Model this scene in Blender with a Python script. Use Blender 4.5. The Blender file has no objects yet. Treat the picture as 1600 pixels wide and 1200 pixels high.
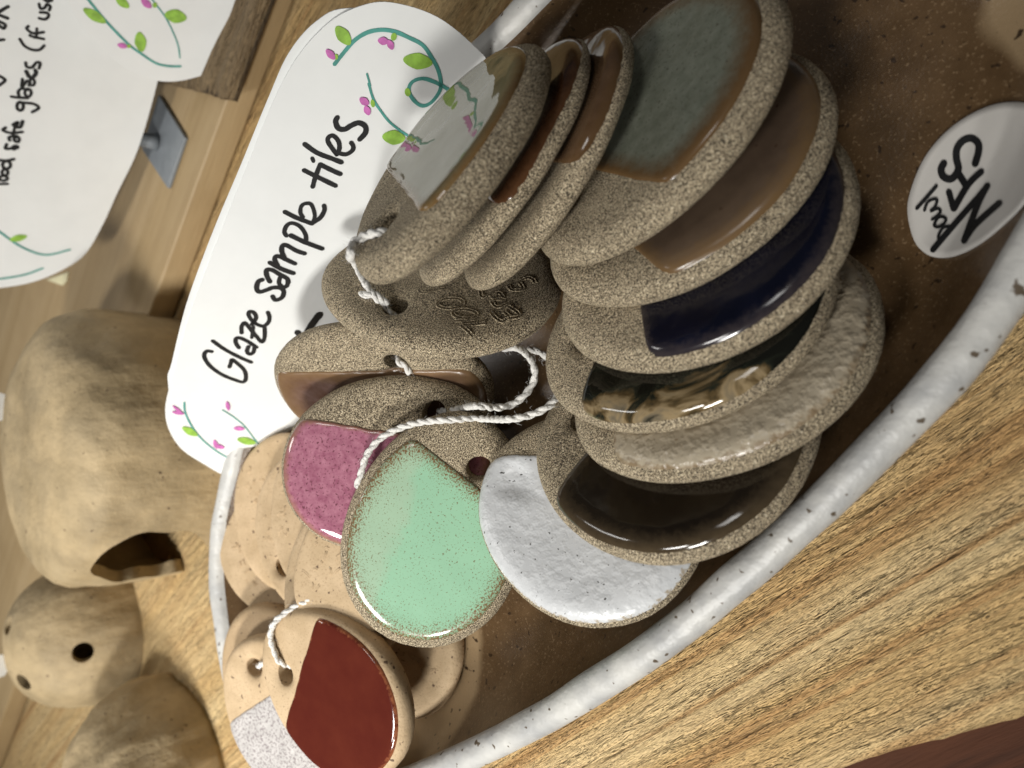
import bpy, bmesh, math, random
import numpy as np
from mathutils import Vector, Matrix, noise
random.seed(7); rng = np.random.default_rng(7)
scene = bpy.context.scene
COL = scene.collection
R = math.radians

# ------------------------------------------------------------------ camera
PITCH = R(50); FPX = 1185.0; CAM = Vector((0, 0, .2))
FW = Vector((-math.cos(PITCH), 0, -math.sin(PITCH)))       # the camera looks down and away (-X)
RX = Vector((math.sin(PITCH), 0, -math.cos(PITCH)))        # the phone is held on its side: picture right = down
UY = Vector((0, 1, 0))
cam_data = bpy.data.cameras.new('camera')
cam = bpy.data.objects.new('camera', cam_data); COL.objects.link(cam)
m = Matrix((RX, UY, -FW)).transposed().to_4x4(); m.translation = CAM
cam.matrix_world = m
cam_data.sensor_width = 36; cam_data.lens = FPX / 1600 * 36
cam_data.clip_start = .01; cam_data.clip_end = 20
cam_data.dof.use_dof = True; cam_data.dof.focus_distance = .215; cam_data.dof.aperture_fstop = 13
scene.camera = cam

# ------------------------------------------------------------------ light
world = bpy.data.worlds.new('World'); scene.world = world; world.use_nodes = True
world.node_tree.nodes['Background'].inputs[0].default_value = (.86, .93, 1, 1)
world.node_tree.nodes['Background'].inputs[1].default_value = .035

def area(name, loc, target, sx, sy, power, col, spread=180):
    d = bpy.data.lights.new(name, 'AREA'); d.shape = 'RECTANGLE'; d.size = sx; d.size_y = sy
    d.energy = power; d.color = col; d.spread = R(spread)
    o = bpy.data.objects.new(name, d); COL.objects.link(o); o.location = loc
    o.rotation_euler = (Vector(target) - Vector(loc)).to_track_quat('-Z', 'Y').to_euler()
    return o
area('added_near_lamp', (.06, -.66, .52), (-.28, -.18, 0), .16, .08, 1.15, (1, .98, .93), 74)  # unseen lamp added for grazing highlights; set close so the far corner falls darker
area('overhead_lamp', (-.16, -.60, .90), (-.33, -.20, 0), .24, .14, 1.15, (1, .98, .94), 66)
area('overhead_lamp', (.05, .30, 1.05), (-.30, -.16, 0), .30, .20, .18, (1, .98, .94), 54)  # weak fill, added to brighten the faces tilted away from the main lamps
area('overhead_lamp', (-1.00, .12, 1.00), (-.42, -.12, 0), .10, .44, .28, (1, .98, .95), 58)
scene.view_settings.view_transform = 'Standard'; scene.view_settings.look = 'None'
scene.view_settings.exposure = .1; scene.view_settings.gamma = 1
scene.render.engine = 'CYCLES'

# ------------------------------------------------------------------ helpers
def ray(u, v): return FW + RX * ((u - 800) / FPX) + UY * ((600 - v) / FPX)
def at_z(u, v, z):
    r = ray(u, v); return CAM + r * ((z - CAM.z) / r.z)
def at_plane(u, v, n, off):
    r = ray(u, v); return CAM + r * ((off - CAM.dot(n)) / r.dot(n))

def link(name, me, mat=None, parent=None, smooth=True):
    o = bpy.data.objects.new(name, me); COL.objects.link(o)
    if mat: me.materials.append(mat)
    if smooth: me.polygons.foreach_set('use_smooth', [True] * len(me.polygons))
    if parent: o.parent = parent
    return o
def mesh(name, verts, faces):
    me = bpy.data.meshes.new(name); me.from_pydata([tuple(v) for v in verts], [], faces); me.update(); return me
def tag(o, label, cat, group=None, kind=None):
    if label: o['label'] = label
    if cat: o['category'] = cat
    if group: o['group'] = group
    if kind: o['kind'] = kind
    return o
def empty(name, loc=(0, 0, 0), rot=None):
    o = bpy.data.objects.new(name, None); COL.objects.link(o); o.empty_display_size = .01
    o.location = loc
    if rot: o.matrix_world = rot
    return o
def smooth_line(pts, n=8, closed=False):
    P = [Vector(p) for p in pts]; out = []; N = len(P)
    if N < 3 and not closed:
        return [P[0].lerp(P[-1], i / n) for i in range(n + 1)]
    seg = N if closed else N - 1
    for i in range(seg):
        g = (lambda k: P[k % N]) if closed else (lambda k: P[min(max(k, 0), N - 1)])
        a, b, c, d = g(i - 1), g(i), g(i + 1), g(i + 2)
        for k in range(n):
            t = k / n
            out.append(.5 * ((2 * b) + (c - a) * t + (2 * a - 5 * b + 4 * c - d) * t * t + (3 * b - a - 3 * c + d) * t ** 3))
    if not closed: out.append(P[-1])
    return out
def tube(path, rad, seg=8, verts=None, faces=None):
    """append a tube along path (list of Vector) to verts/faces"""
    verts = [] if verts is None else verts; faces = [] if faces is None else faces
    base = len(verts); prev = None
    for i, p in enumerate(path):
        t = (path[min(i + 1, len(path) - 1)] - path[max(i - 1, 0)]).normalized()
        if prev is None:
            prev = t.orthogonal().normalized()
        prev = (prev - t * prev.dot(t)).normalized(); b = t.cross(prev)
        r = rad(i) if callable(rad) else rad
        for k in range(seg):
            a = 2 * math.pi * k / seg
            verts.append(p + (prev * math.cos(a) + b * math.sin(a)) * r)
    n = len(path)
    for i in range(n - 1):
        for k in range(seg):
            k2 = (k + 1) % seg
            faces.append((base + i * seg + k, base + i * seg + k2, base + (i + 1) * seg + k2, base + (i + 1) * seg + k))
    faces.append(tuple(base + k for k in reversed(range(seg)))); faces.append(tuple(base + (n - 1) * seg + k for k in range(seg)))
    return verts, faces

# ------------------------------------------------------------------ materials
class Mat:
    def __init__(s, name):
        s.m = bpy.data.materials.new(name); s.m.use_nodes = True; s.t = s.m.node_tree
        s.b = s.t.nodes['Principled BSDF']; s.co = None
    def n(s, typ, **kw):
        x = s.t.nodes.new(typ)
        for k, v in kw.items(): setattr(x, k, v)
        return x
    def put(s, sock, val):
        if hasattr(val, 'node'): s.t.links.new(val, sock)
        elif isinstance(val, (tuple, list)) and len(val) == 3 and sock.type == 'RGBA': sock.default_value = (*val, 1)
        else: sock.default_value = val
    def coord(s, scale=(1, 1, 1), rand=True, rot=(0, 0, 0)):
        tc = s.n('ShaderNodeTexCoord'); mp = s.n('ShaderNodeMapping')
        src = tc.outputs['Object']
        if any(rot):
            m0 = s.n('ShaderNodeMapping'); s.t.links.new(src, m0.inputs[0]); m0.inputs['Rotation'].default_value = rot; src = m0.outputs[0]
        s.t.links.new(src, mp.inputs[0]); mp.inputs['Scale'].default_value = scale
        if rand:
            oi = s.n('ShaderNodeObjectInfo'); mu = s.n('ShaderNodeMath', operation='MULTIPLY'); mu.inputs[1].default_value = 3.7
            s.t.links.new(oi.outputs['Random'], mu.inputs[0])
            ad = s.n('ShaderNodeVectorMath', operation='ADD'); s.t.links.new(mp.outputs[0], ad.inputs[0]); s.t.links.new(mu.outputs[0], ad.inputs[1])
            return ad.outputs[0]
        return mp.outputs[0]
    def noise(s, scale, detail=3, rough=.55, co=None, dist=0):
        x = s.n('ShaderNodeTexNoise'); x.inputs['Scale'].default_value = scale; x.inputs['Detail'].default_value = detail
        x.inputs['Roughness'].default_value = rough; x.inputs['Distortion'].default_value = dist
        if co is None:
            if s.co is None: s.co = s.coord()
            co = s.co
        s.t.links.new(co, x.inputs['Vector']); return x.outputs[0]
    def voro(s, scale, co=None):
        x = s.n('ShaderNodeTexVoronoi'); x.inputs['Scale'].default_value = scale
        if co is None:
            if s.co is None: s.co = s.coord()
            co = s.co
        s.t.links.new(co, x.inputs['Vector']); return x.outputs['Distance']
    def ramp(s, fac, stops, interp='LINEAR'):
        x = s.n('ShaderNodeValToRGB'); e = x.color_ramp.elements; x.color_ramp.interpolation = interp
        while len(e) < len(stops): e.new(.5)
        for i, (p, c) in enumerate(stops):
            e[i].position = p; e[i].color = (c, c, c, 1) if not isinstance(c, tuple) else (*c, 1)
        s.t.links.new(fac, x.inputs[0]); return x.outputs[0]
    def mix(s, fac, a, b, mode='MIX'):
        x = s.n('ShaderNodeMix', data_type='RGBA', blend_type=mode); s.put(x.inputs[0], fac); s.put(x.inputs[6], a); s.put(x.inputs[7], b); return x.outputs[2]
    def math(s, op, a, b=0.0):
        x = s.n('ShaderNodeMath', operation=op); s.put(x.inputs[0], a); s.put(x.inputs[1], b); return x.outputs[0]
    def attr(s, name):
        x = s.n('ShaderNodeAttribute'); x.attribute_name = name; return x.outputs['Fac']
    def bump(s, h, strength=.5, dist=.001, prev=None):
        x = s.n('ShaderNodeBump'); x.inputs['Strength'].default_value = strength; x.inputs['Distance'].default_value = dist
        s.put(x.inputs['Height'], h)
        if prev: s.t.links.new(prev, x.inputs['Normal'])
        return x.outputs[0]
    def done(s, col, rough=.5, normal=None, ior=1.5, **kw):
        s.put(s.b.inputs['Base Color'], col); s.put(s.b.inputs['Roughness'], rough); s.b.inputs['IOR'].default_value = ior
        if normal: s.t.links.new(normal, s.b.inputs['Normal'])
        for k, v in kw.items(): s.put(s.b.inputs[k.replace('_', ' ')], v)
        return s.m

def stoneware():
    k = Mat('speckled_stoneware')
    g = k.noise(2900, 3, .65); big = k.noise(120, 3); rare = k.noise(1500, 1)
    base = k.mix(k.ramp(big, [(.35, 0), (.65, 1)]), (.275, .215, .135), (.395, .315, .205))
    c = k.mix(k.ramp(g, [(.43, 1), (.49, 0)]), base, (.030, .022, .014))
    c = k.mix(k.ramp(g, [(.53, 0), (.61, 1)]), c, (.78, .66, .46))
    c = k.mix(k.ramp(rare, [(.70, 0), (.74, 1)]), c, (.85, .75, .55))
    n = k.bump(g, .8, .0007); n = k.bump(k.noise(260, 2), .25, .001, n)
    return k.done(c, .85, n)
def cream_clay():
    k = Mat('cream_clay')
    g = k.noise(1500, 2, .6); big = k.noise(90, 3); sp = k.noise(420, 1)
    c = k.mix(k.ramp(big, [(.35, 0), (.65, 1)]), (.46, .33, .19), (.56, .41, .25))
    c = k.mix(k.ramp(g, [(.33, .6), (.42, 0)]), c, (.30, .19, .10))
    c = k.mix(k.ramp(sp, [(.26, 1), (.29, 0)]), c, (.13, .08, .045))
    oi = k.n('ShaderNodeObjectInfo'); c = k.mix(1.0, c, k.ramp(oi.outputs['Random'], [(0, (.74, .72, .69)), (.5, (1, 1, 1)), (1, (.86, .88, .90))]), 'MULTIPLY')
    n = k.bump(g, .3, .0004); n = k.bump(k.noise(200, 3), .3, .0012, n)
    return k.done(c, .8, n)
def raw_clay():
    k = Mat('buff_pot_clay')
    g = k.noise(700, 3, .6); big = k.noise(34, 5, .65); sp = k.noise(330, 1)
    st = k.noise(40, 4, .6, k.coord((1, 1, .25)))
    c = k.mix(k.ramp(big, [(.30, 0), (.70, 1)]), (.235, .175, .092), (.50, .38, .215))
    c = k.mix(k.ramp(st, [(.42, 0), (.75, .45)]), c, (.30, .24, .15))
    c = k.mix(k.ramp(sp, [(.235, 1), (.27, 0)]), c, (.11, .07, .035))
    n = k.bump(st, .7, .004); n = k.bump(k.noise(120, 4, .65), .35, .002, n); n = k.bump(g, .35, .0006, n)
    return k.done(c, .72, n)
def glaze(name, ca, cb, scale=120, rough=.12, specks=None, speck_t=.36, speck_scale=900, edge=None, edge_a=.55, edge_b=1.0, edge_n=.18, bump=0, bump_scale=200, detail=4, ior=1.5, wob=.12):
    """a melted glass coat; breaks to the edge colour where it thins out at its border (attribute edge, 1 = border)"""
    k = Mat(name)
    c = k.mix(k.ramp(k.noise(scale, detail, .6), [(.33, 0), (.67, 1)]), ca, cb)
    fine = k.noise(speck_scale, 2, .6)
    if specks: c = k.mix(k.ramp(fine, [(speck_t, 1), (speck_t + .05, 0)]), c, specks)
    if edge:
        e = k.math('ADD', k.attr('edge'), k.math('MULTIPLY', k.math('SUBTRACT', k.noise(500, 4, .7), .5), edge_n))
        c = k.mix(k.ramp(e, [(edge_a, 0), (edge_b, 1)]), c, edge)
    n = k.bump(k.noise(90, 2), wob, .002)
    if bump: n = k.bump(k.ramp(k.noise(bump_scale, 2, .5), [(.42, 0), (.72, 1)]), bump, .0012, n)
    return k.done(c, rough, n, ior)

M = {}
M['stone'] = stoneware(); M['cream'] = cream_clay(); M['raw'] = raw_clay()
G = {}
G[1] = glaze('sage_glaze', (.165, .155, .085), (.21, .20, .12), 90, .03, edge=(.17, .10, .04), edge_a=.84, wob=.05)
G[2] = glaze('treacle_glaze', (.030, .011, .005), (.060, .024, .010), 100, .08, edge=(.09, .04, .017), edge_a=.92)
G[3] = glaze('brown_glaze', (.075, .040, .020), (.125, .072, .038), 100, .08, edge=(.09, .05, .022), edge_a=.94)
G[4] = glaze('celadon_glaze', (.135, .145, .110), (.185, .195, .155), 300, .20, (.08, .075, .055), .33, 1300, edge=(.115, .066, .028), edge_a=.74, edge_b=.95)
G[5] = glaze('taupe_glaze', (.090, .060, .042), (.140, .096, .064), 60, .22, (.05, .024, .014), .25, 260, edge=(.15, .090, .040), edge_a=.84)
G[6] = glaze('navy_glaze', (.002, .0024, .007), (.005, .006, .017), 50, .13, edge=(.035, .028, .030), edge_a=.90)
G[8] = glaze('oatmeal_glaze', (.34, .285, .205), (.43, .37, .275), 130, .28, (.16, .10, .05), .25, 700, edge=(.22, .16, .095), edge_a=.965, bump=.30, bump_scale=420)
G[9] = glaze('umber_glaze', (.010, .0065, .0038), (.020, .014, .008), 90, .10, edge=(.062, .044, .025), edge_a=.84)
G[10] = glaze('white_glaze', (.58, .59, .60), (.65, .66, .67), 150, .30, (.06, .055, .05), .275, 800, edge=(.42, .36, .28), edge_a=.985, bump=.13, bump_scale=420)
G[12] = glaze('pink_glaze', (.28, .095, .145), (.42, .18, .24), 560, .07, (.15, .05, .07), .35, 1300, edge=(.30, .16, .10), edge_a=.90)
G[13] = glaze('rust_glaze', (.085, .040, .022), (.155, .095, .080), 130, .25, edge=(.20, .12, .06), edge_a=.70)
G[21] = glaze('oxblood_glaze', (.080, .014, .009), (.098, .019, .011), 90, .09, edge=(.26, .09, .04), edge_a=.96)
G[22] = glaze('grey_white_glaze', (.42, .40, .385), (.50, .475, .46), 200, .40, (.24, .21, .21), .42, 1100, edge=(.5, .4, .3), edge_a=.97, bump=.2)
def green_glaze():
    k = Mat('mint_glaze')
    x = k.n('ShaderNodeSeparateXYZ'); k.t.links.new(k.coord(rand=False), x.inputs[0])
    band = k.math('ADD', x.outputs[1], k.math('MULTIPLY', k.math('SUBTRACT', k.noise(120, 3), .5), .012))
    c = k.mix(k.ramp(k.math('MULTIPLY_ADD', band, 40.0), [(0, 0), (.18, 1)]), (.33, .47, .33), (.28, .49, .33))
    fine = k.noise(1700, 2, .6)
    c = k.mix(k.ramp(fine, [(.33, .85), (.38, 0)]), c, (.16, .12, .06))
    e = k.math('ADD', k.attr('edge'), k.math('MULTIPLY', k.math('SUBTRACT', fine, .5), .9))
    c = k.mix(k.ramp(e, [(.84, 0), (1.06, 1)]), c, (.17, .10, .045))
    return k.done(c, .16, k.bump(k.noise(160, 2), .12, .001))
G[11] = green_glaze()
def tenmoku():
    k = Mat('black_amber_glaze')
    x = k.n('ShaderNodeSeparateXYZ'); k.t.links.new(k.coord(rand=False), x.inputs[0])
    low = k.math('MULTIPLY', k.math('SUBTRACT', -.0225, x.outputs[1]), 18.0)
    endw = k.math('MULTIPLY', x.outputs[0], -5.5)
    sw = k.noise(55, 4, .6, k.coord((1, 1.8, 1), rand=False), 1.5)
    v = k.math('ADD', k.math('ADD', sw, low), endw)
    c = k.ramp(v, [(.46, (.007, .007, .005)), (.56, (.016, .018, .012)), (.62, (.09, .060, .026)), (.70, (.27, .20, .11)), (.80, (.16, .13, .085)), (.90, (.03, .028, .02))])
    return k.done(c, .05, k.bump(k.noise(90, 2), .1, .002))
G[7] = tenmoku()

def wood(name, ca, cb, cc, rot, grain=60, relief=.5, rough=.6, along=.045, pores=True, rd=.0024, lines=.8):
    k = Mat(name)
    co = k.coord((along, 1, 1), rand=True, rot=(0, 0, -rot)); co2 = k.coord((.13, 1, 1), rand=True, rot=(0, 0, -rot)); co3 = k.coord((.02, 1, 1), rand=True, rot=(0, 0, -rot))
    band = k.noise(grain, 3, .5, co3, .1); fib = k.noise(1100, 3, .65, co); chip = k.noise(420, 4, .65, co2, .3); line = k.noise(grain * 2.6, 2, .4, co3, .05); blot = k.noise(25, 3)
    c = k.mix(k.ramp(band, [(.36, 0), (.64, 1)]), ca, cb)
    c = k.mix(k.ramp(line, [(.58, 0), (.66, lines), (.76, lines * .2)]), c, cc)
    c = k.mix(k.ramp(blot, [(.45, 0), (.75, .35)]), c, cc)
    c = k.mix(k.ramp(fib, [(.30, .28), (.50, 0)]), c, cc)
    if pores: c = k.mix(k.ramp(chip, [(.29, .35), (.37, 0)]), c, tuple(v * .6 for v in cc))
    n = k.bump(chip, relief, rd); n = k.bump(fib, relief * .6, .0010, n); n = k.bump(line, relief * .5, .003, n)
    return k.done(c, rough, n)
BA = math.atan2(.77, .64)           # direction of the boards
GA = R(39)
M['board'] = wood('rough_sawn_pine', (.66, .485, .245), (.60, .405, .175), (.43, .235, .085), GA, 75, 1.0, .85, rd=.0085)
M['shelf'] = wood('planed_pine', (.41, .30, .165), (.36, .255, .13), (.25, .165, .075), BA, 60, .12, .55, pores=False, lines=.22)
M['slab'] = wood('weathered_oak', (.27, .19, .10), (.21, .145, .075), (.055, .035, .018), BA, 110, 1.0, .8, along=.07, lines=1.0, rd=.006)
M['bench'] = wood('red_brown_wood', (.085, .028, .011), (.065, .021, .008), (.04, .014, .006), GA, 60, .3, .95)
def plain(name, col, rough, ns=None, amt=.2, bump=0, bs=300, **kw):
    k = Mat(name); c = col
    if ns: c = k.mix(k.ramp(k.noise(ns, 3), [(.35, 0), (.65, 1)]), tuple(v * (1 - amt) for v in col), col)
    n = k.bump(k.noise(bs, 3), bump, .001) if bump else None
    return k.done(c, rough, n, **kw)
M['paper'] = plain('card_paper', (.80, .81, .80), .65, 60, .04, .12, 45)
M['sticker'] = plain('shade_toned_sticker_paper', (.60, .575, .54), .6, 60, .05, .1, 60)  # white paper greyed: the shade over the sticker is put into its colour
M['ink'] = plain('black_marker', (.012, .012, .013), .45, 200, .3)
M['teal'] = plain('teal_marker', (.085, .35, .30), .6, 300, .25)
M['leafink'] = plain('green_marker', (.32, .57, .075), .6, 350, .35)
M['pinkink'] = plain('magenta_marker', (.66, .18, .52), .6, 350, .3)
M['string'] = plain('cotton_string', (.80, .78, .74), .9, 800, .15, .6, 1500)
M['grey'] = plain('grey_plastic', (.22, .24, .26), .45, 200, .12, .1, 400)
M['chip'] = plain('cream_paper_scrap', (.80, .74, .48), .7, 100, .08)
def rim_mat():
    k = Mat('white_rim_glaze'); big = k.noise(70, 3); sp = k.noise(330, 1.5)
    c = k.mix(k.ramp(big, [(.35, 0), (.68, 1)]), (.54, .53, .50), (.36, .36, .355))
    c = k.mix(k.ramp(sp, [(.285, 1), (.325, 0)]), c, (.10, .075, .05))
    return k.done(c, .42, k.bump(k.noise(150, 3), .35, .002))
def basin_mat():
    k = Mat('amber_brown_plate_glaze')
    big = k.noise(17, 3, .5); mid = k.noise(110, 4, .6); fine = k.noise(1100, 2, .6); sp = k.noise(400, 1.5)
    c = k.mix(k.ramp(mid, [(.3, 0), (.7, 1)]), (.074, .042, .018), (.112, .066, .031))
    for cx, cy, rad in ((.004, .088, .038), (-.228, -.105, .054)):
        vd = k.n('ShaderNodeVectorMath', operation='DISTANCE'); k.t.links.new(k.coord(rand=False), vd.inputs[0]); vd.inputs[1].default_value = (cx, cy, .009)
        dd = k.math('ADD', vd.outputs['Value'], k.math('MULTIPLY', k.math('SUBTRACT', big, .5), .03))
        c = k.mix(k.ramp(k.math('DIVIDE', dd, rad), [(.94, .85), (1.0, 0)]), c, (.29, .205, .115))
    c = k.mix(k.ramp(fine, [(.60, 0), (.68, .5)]), c, (.27, .185, .105))
    c = k.mix(k.ramp(sp, [(.29, 1), (.33, 0)]), c, (.035, .02, .01))
    return k.done(c, .28, k.bump(fine, .15, .0005))
M['rim'] = rim_mat(); M['basin'] = basin_mat()

# ------------------------------------------------------------------ boards
def slab_mesh(name, outline, z0, z1, bev=.0012, wob=0):
    bm = bmesh.new(); vs = [bm.verts.new((x, y, z1)) for x, y in outline]; f = bm.faces.new(vs)
    if f.normal.z < 0: f.normal_flip()
    r = bmesh.ops.extrude_face_region(bm, geom=[f]); 
    for v in [g for g in r['geom'] if isinstance(g, bmesh.types.BMVert)]: v.co.z = z0
    bmesh.ops.recalc_face_normals(bm, faces=bm.faces)
    bmesh.ops.bevel(bm, geom=[e for e in bm.edges], offset=bev, segments=2, affect='EDGES', profile=.6)
    me = bpy.data.meshes.new(name); bm.to_mesh(me); bm.free(); return me
db = Vector((.64, .77, 0)); nb = Vector((.77, -.64, 0))              # along the boards / towards the viewer
dg = Vector((math.cos(GA), math.sin(GA), 0))
far_edge = Vector((-.365, .0905, 0))                                  # a point on the step between the boards
near_edge = Vector((-.037, -.083, 0)); de = Vector((.84, .54, 0))    # the cut edge at the lower right
def strip_edge(p, d, a, b, n, amp):
    out = []
    for i in range(n + 1):
        q = p + d * (a + (b - a) * i / n); w = noise.noise(Vector((q.x * 45, q.y * 45, 3))) * amp
        q = q + Vector((-d.y, d.x, 0)) * w; out.append((q.x, q.y))
    return out
o = strip_edge(near_edge, de, -.75, .75, 90, .0022) + [(-.1, .9), (-.2, .9)] + [tuple((far_edge + db * t - nb * .03).xy) for t in (.75, -.75)] + [(-.75, -.5)]
# near board: top sheet with sawn relief
near = link('floor_board', slab_mesh('near_board', o, -.022, 0, .0035), M['board'])
tag(near, None, None, kind='structure')
f1 = [tuple((far_edge + db * t).xy) for t in (-.9, .9)] + [tuple((far_edge + db * t - nb * 1.2).xy) for t in (.9, -.9)]
far = link('shelf_board', slab_mesh('far_board', f1, .0008, .0145, .0012), M['shelf'])
tag(far, None, None, kind='structure')
near.name = 'board_near'; far.name = 'board_far'
g = 3.0
bench = link('bench_top', mesh('bench', [(-g, -g, -.09), (g, -g, -.09), (g, g, -.09), (-g, g, -.09)], [(0, 1, 2, 3)]), M['bench'])
tag(bench, None, None, kind='structure')
# weathered slab lying on the far board
s0 = Vector((-.307, .129, 0)); s1 = Vector((-.363, .148, 0))
e0 = s0 - Vector((.012, 0, 0)); 
sl = [tuple(e0.xy), tuple((s0 + (s1 - s0) * 1.9).xy), tuple((s0 + (s1 - s0) * 1.9 + db * .45).xy), tuple((e0 + db * .45).xy)]
def groovy_slab():
    a, b = Vector(sl[0]), Vector(sl[1]); nx, ny = 70, 60; vs = []; fs = []
    L = Vector(sl[3]) - a; W = b - a
    for layer in (0, 1):
        for j in range(ny + 1):
            for i in range(nx + 1):
                p = a + W * (i / nx) + L * (j / ny)
                edge = min(i, nx - i, j * 2, (ny - j) * 2)
                z = .015
                if layer:
                    gq = noise.noise(Vector((i * .62, j * .06 + .15 * noise.noise(Vector((i * .3, j * .2, 0))), 1.3)))
                    z = .0235 - .0026 * max(0, gq - .05) * 2 + .0008 * noise.noise(Vector((i * .2, j * .1, 7))) - (.0022 if edge == 0 else .0006 if edge == 1 else 0)
                    if j == 0: p = p + L.normalized() * .002 * noise.noise(Vector((i * .5, 0, 0)))
                vs.append((p.x, p.y, z))
    o2 = (nx + 1) * (ny + 1)
    for j in range(ny):
        for i in range(nx):
            q = j * (nx + 1) + i
            fs.append((o2 + q, o2 + q + 1, o2 + q + nx + 2, o2 + q + nx + 1)); fs.append((q, q + nx + 1, q + nx + 2, q + 1))
    rim = [i for i in range(nx + 1)] + [(j + 1) * (nx + 1) - 1 for j in range(1, ny + 1)] + [ny * (nx + 1) + i for i in range(nx - 1, -1, -1)] + [j * (nx + 1) for j in range(ny - 1, 0, -1)]
    for i in range(len(rim)):
        p, q = rim[i], rim[(i + 1) % len(rim)]; fs.append((p, q, o2 + q, o2 + p))
    me = mesh('slab', vs, fs); bm = bmesh.new(); bm.from_mesh(me); bmesh.ops.recalc_face_normals(bm, faces=bm.faces); bm.to_mesh(me); bm.free(); return me
slab = link('wood_slab', groovy_slab(), M['slab'])
tag(slab, 'rough weathered brown wood slab with dark grooves under a flower card', 'wood slab')

# ------------------------------------------------------------------ the oval plate
PC = Vector((-.16, -.005)); E1 = Vector((.778, .628)); E2 = Vector((-.628, .778)); PA, PB = .19, .0896
FK = [0.0079, -0.028, -0.0073, -0.0142, 0.0073, 0.0104, -0.0274, -0.0176, 0.0078]
def rim_pt(ph):
    r = 1 + FK[0] + sum(FK[2 * m - 1] * math.cos(m * ph) + FK[2 * m] * math.sin(m * ph) for m in range(1, 5))
    return PC + E1 * (PA * r * math.cos(ph)) + E2 * (PB * r * math.sin(ph))
def plate_ring(ph, off, z):
    p = rim_pt(ph); t = (rim_pt(ph + .01) - rim_pt(ph - .01)).normalized(); n = Vector((t.y, -t.x))
    q = p + n * off
    w = noise.noise(Vector((p.x * 22, p.y * 22, 5))); w2 = noise.noise(Vector((p.x * 60, p.y * 60, off * 150)))
    hz = min(1, max(0, (z - .012) / .012))
    return Vector((q.x + n.x * .0016 * w * hz + n.x * .0005 * w2, q.y + n.y * .0016 * w * hz + n.y * .0005 * w2, z + .0013 * w * hz + .0003 * w2))
def loft(name, prof, N=240, cap=None):
    vs = []; fs = []
    for (off, z) in prof:
        for i in range(N): vs.append(plate_ring(2 * math.pi * i / N, off, z))
    for j in range(len(prof) - 1):
        for i in range(N):
            k = (i + 1) % N; fs.append((j * N + i, j * N + k, (j + 1) * N + k, (j + 1) * N + i))
    if cap is not None:
        b = (len(prof) - 1) * N; K = 14; prevb = b
        for r in range(1, K):
            for i in range(N):
                p = Vector(vs[b + i]); c = Vector((PC.x, PC.y, cap)); q = p.lerp(c, r / K); q.z = p.z + (cap - p.z) * min(1, r / 4) + .0004 * noise.noise(Vector((q.x * 30, q.y * 30, 1))); vs.append(q)
            nbse = len(vs) - N
            for i in range(N):
                k = (i + 1) % N; fs.append((prevb + i, prevb + k, nbse + k, nbse + i))
            prevb = nbse
        vs.append(Vector((PC.x, PC.y, cap)))
        for i in range(N): fs.append((prevb + i, prevb + (i + 1) % N, len(vs) - 1))
    me = mesh(name, vs, fs); bm = bmesh.new(); bm.from_mesh(me); bmesh.ops.recalc_face_normals(bm, faces=bm.faces); bm.to_mesh(me); bm.free(); return me
plate = tag(empty('oval_plate', (PC.x, PC.y, 0)), 'large oval ceramic plate with amber brown inside and speckled white rim', 'plate')
def child_world(o, parent):
    o.parent = parent; o.matrix_parent_inverse = parent.matrix_basis.inverted(); return o
child_world(link('rim', loft('rim', [(-.0052, .0270), (-.0046, .0288), (-.0032, .0303), (-.0012, .0310), (.0008, .0307), (.0026, .0294), (.0036, .0274), (.0037, .0255), (.0024, .0215), (-.0005, .0168), (-.0055, .0105), (-.0120, .0060), (-.0200, .0035)]), M['rim']), plate)
child_world(link('basin', loft('basin', [(-.0200, .0034), (-.0300, .0012), (-.034, .0006), (-.036, .0030), (-.040, .0035)], cap=.0036), M['rim']), plate).name = 'foot'
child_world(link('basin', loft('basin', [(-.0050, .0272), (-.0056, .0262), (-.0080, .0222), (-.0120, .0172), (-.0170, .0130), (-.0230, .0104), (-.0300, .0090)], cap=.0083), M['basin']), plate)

# ------------------------------------------------------------------ glaze sample tiles
T = .0088; EK = .10
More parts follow.
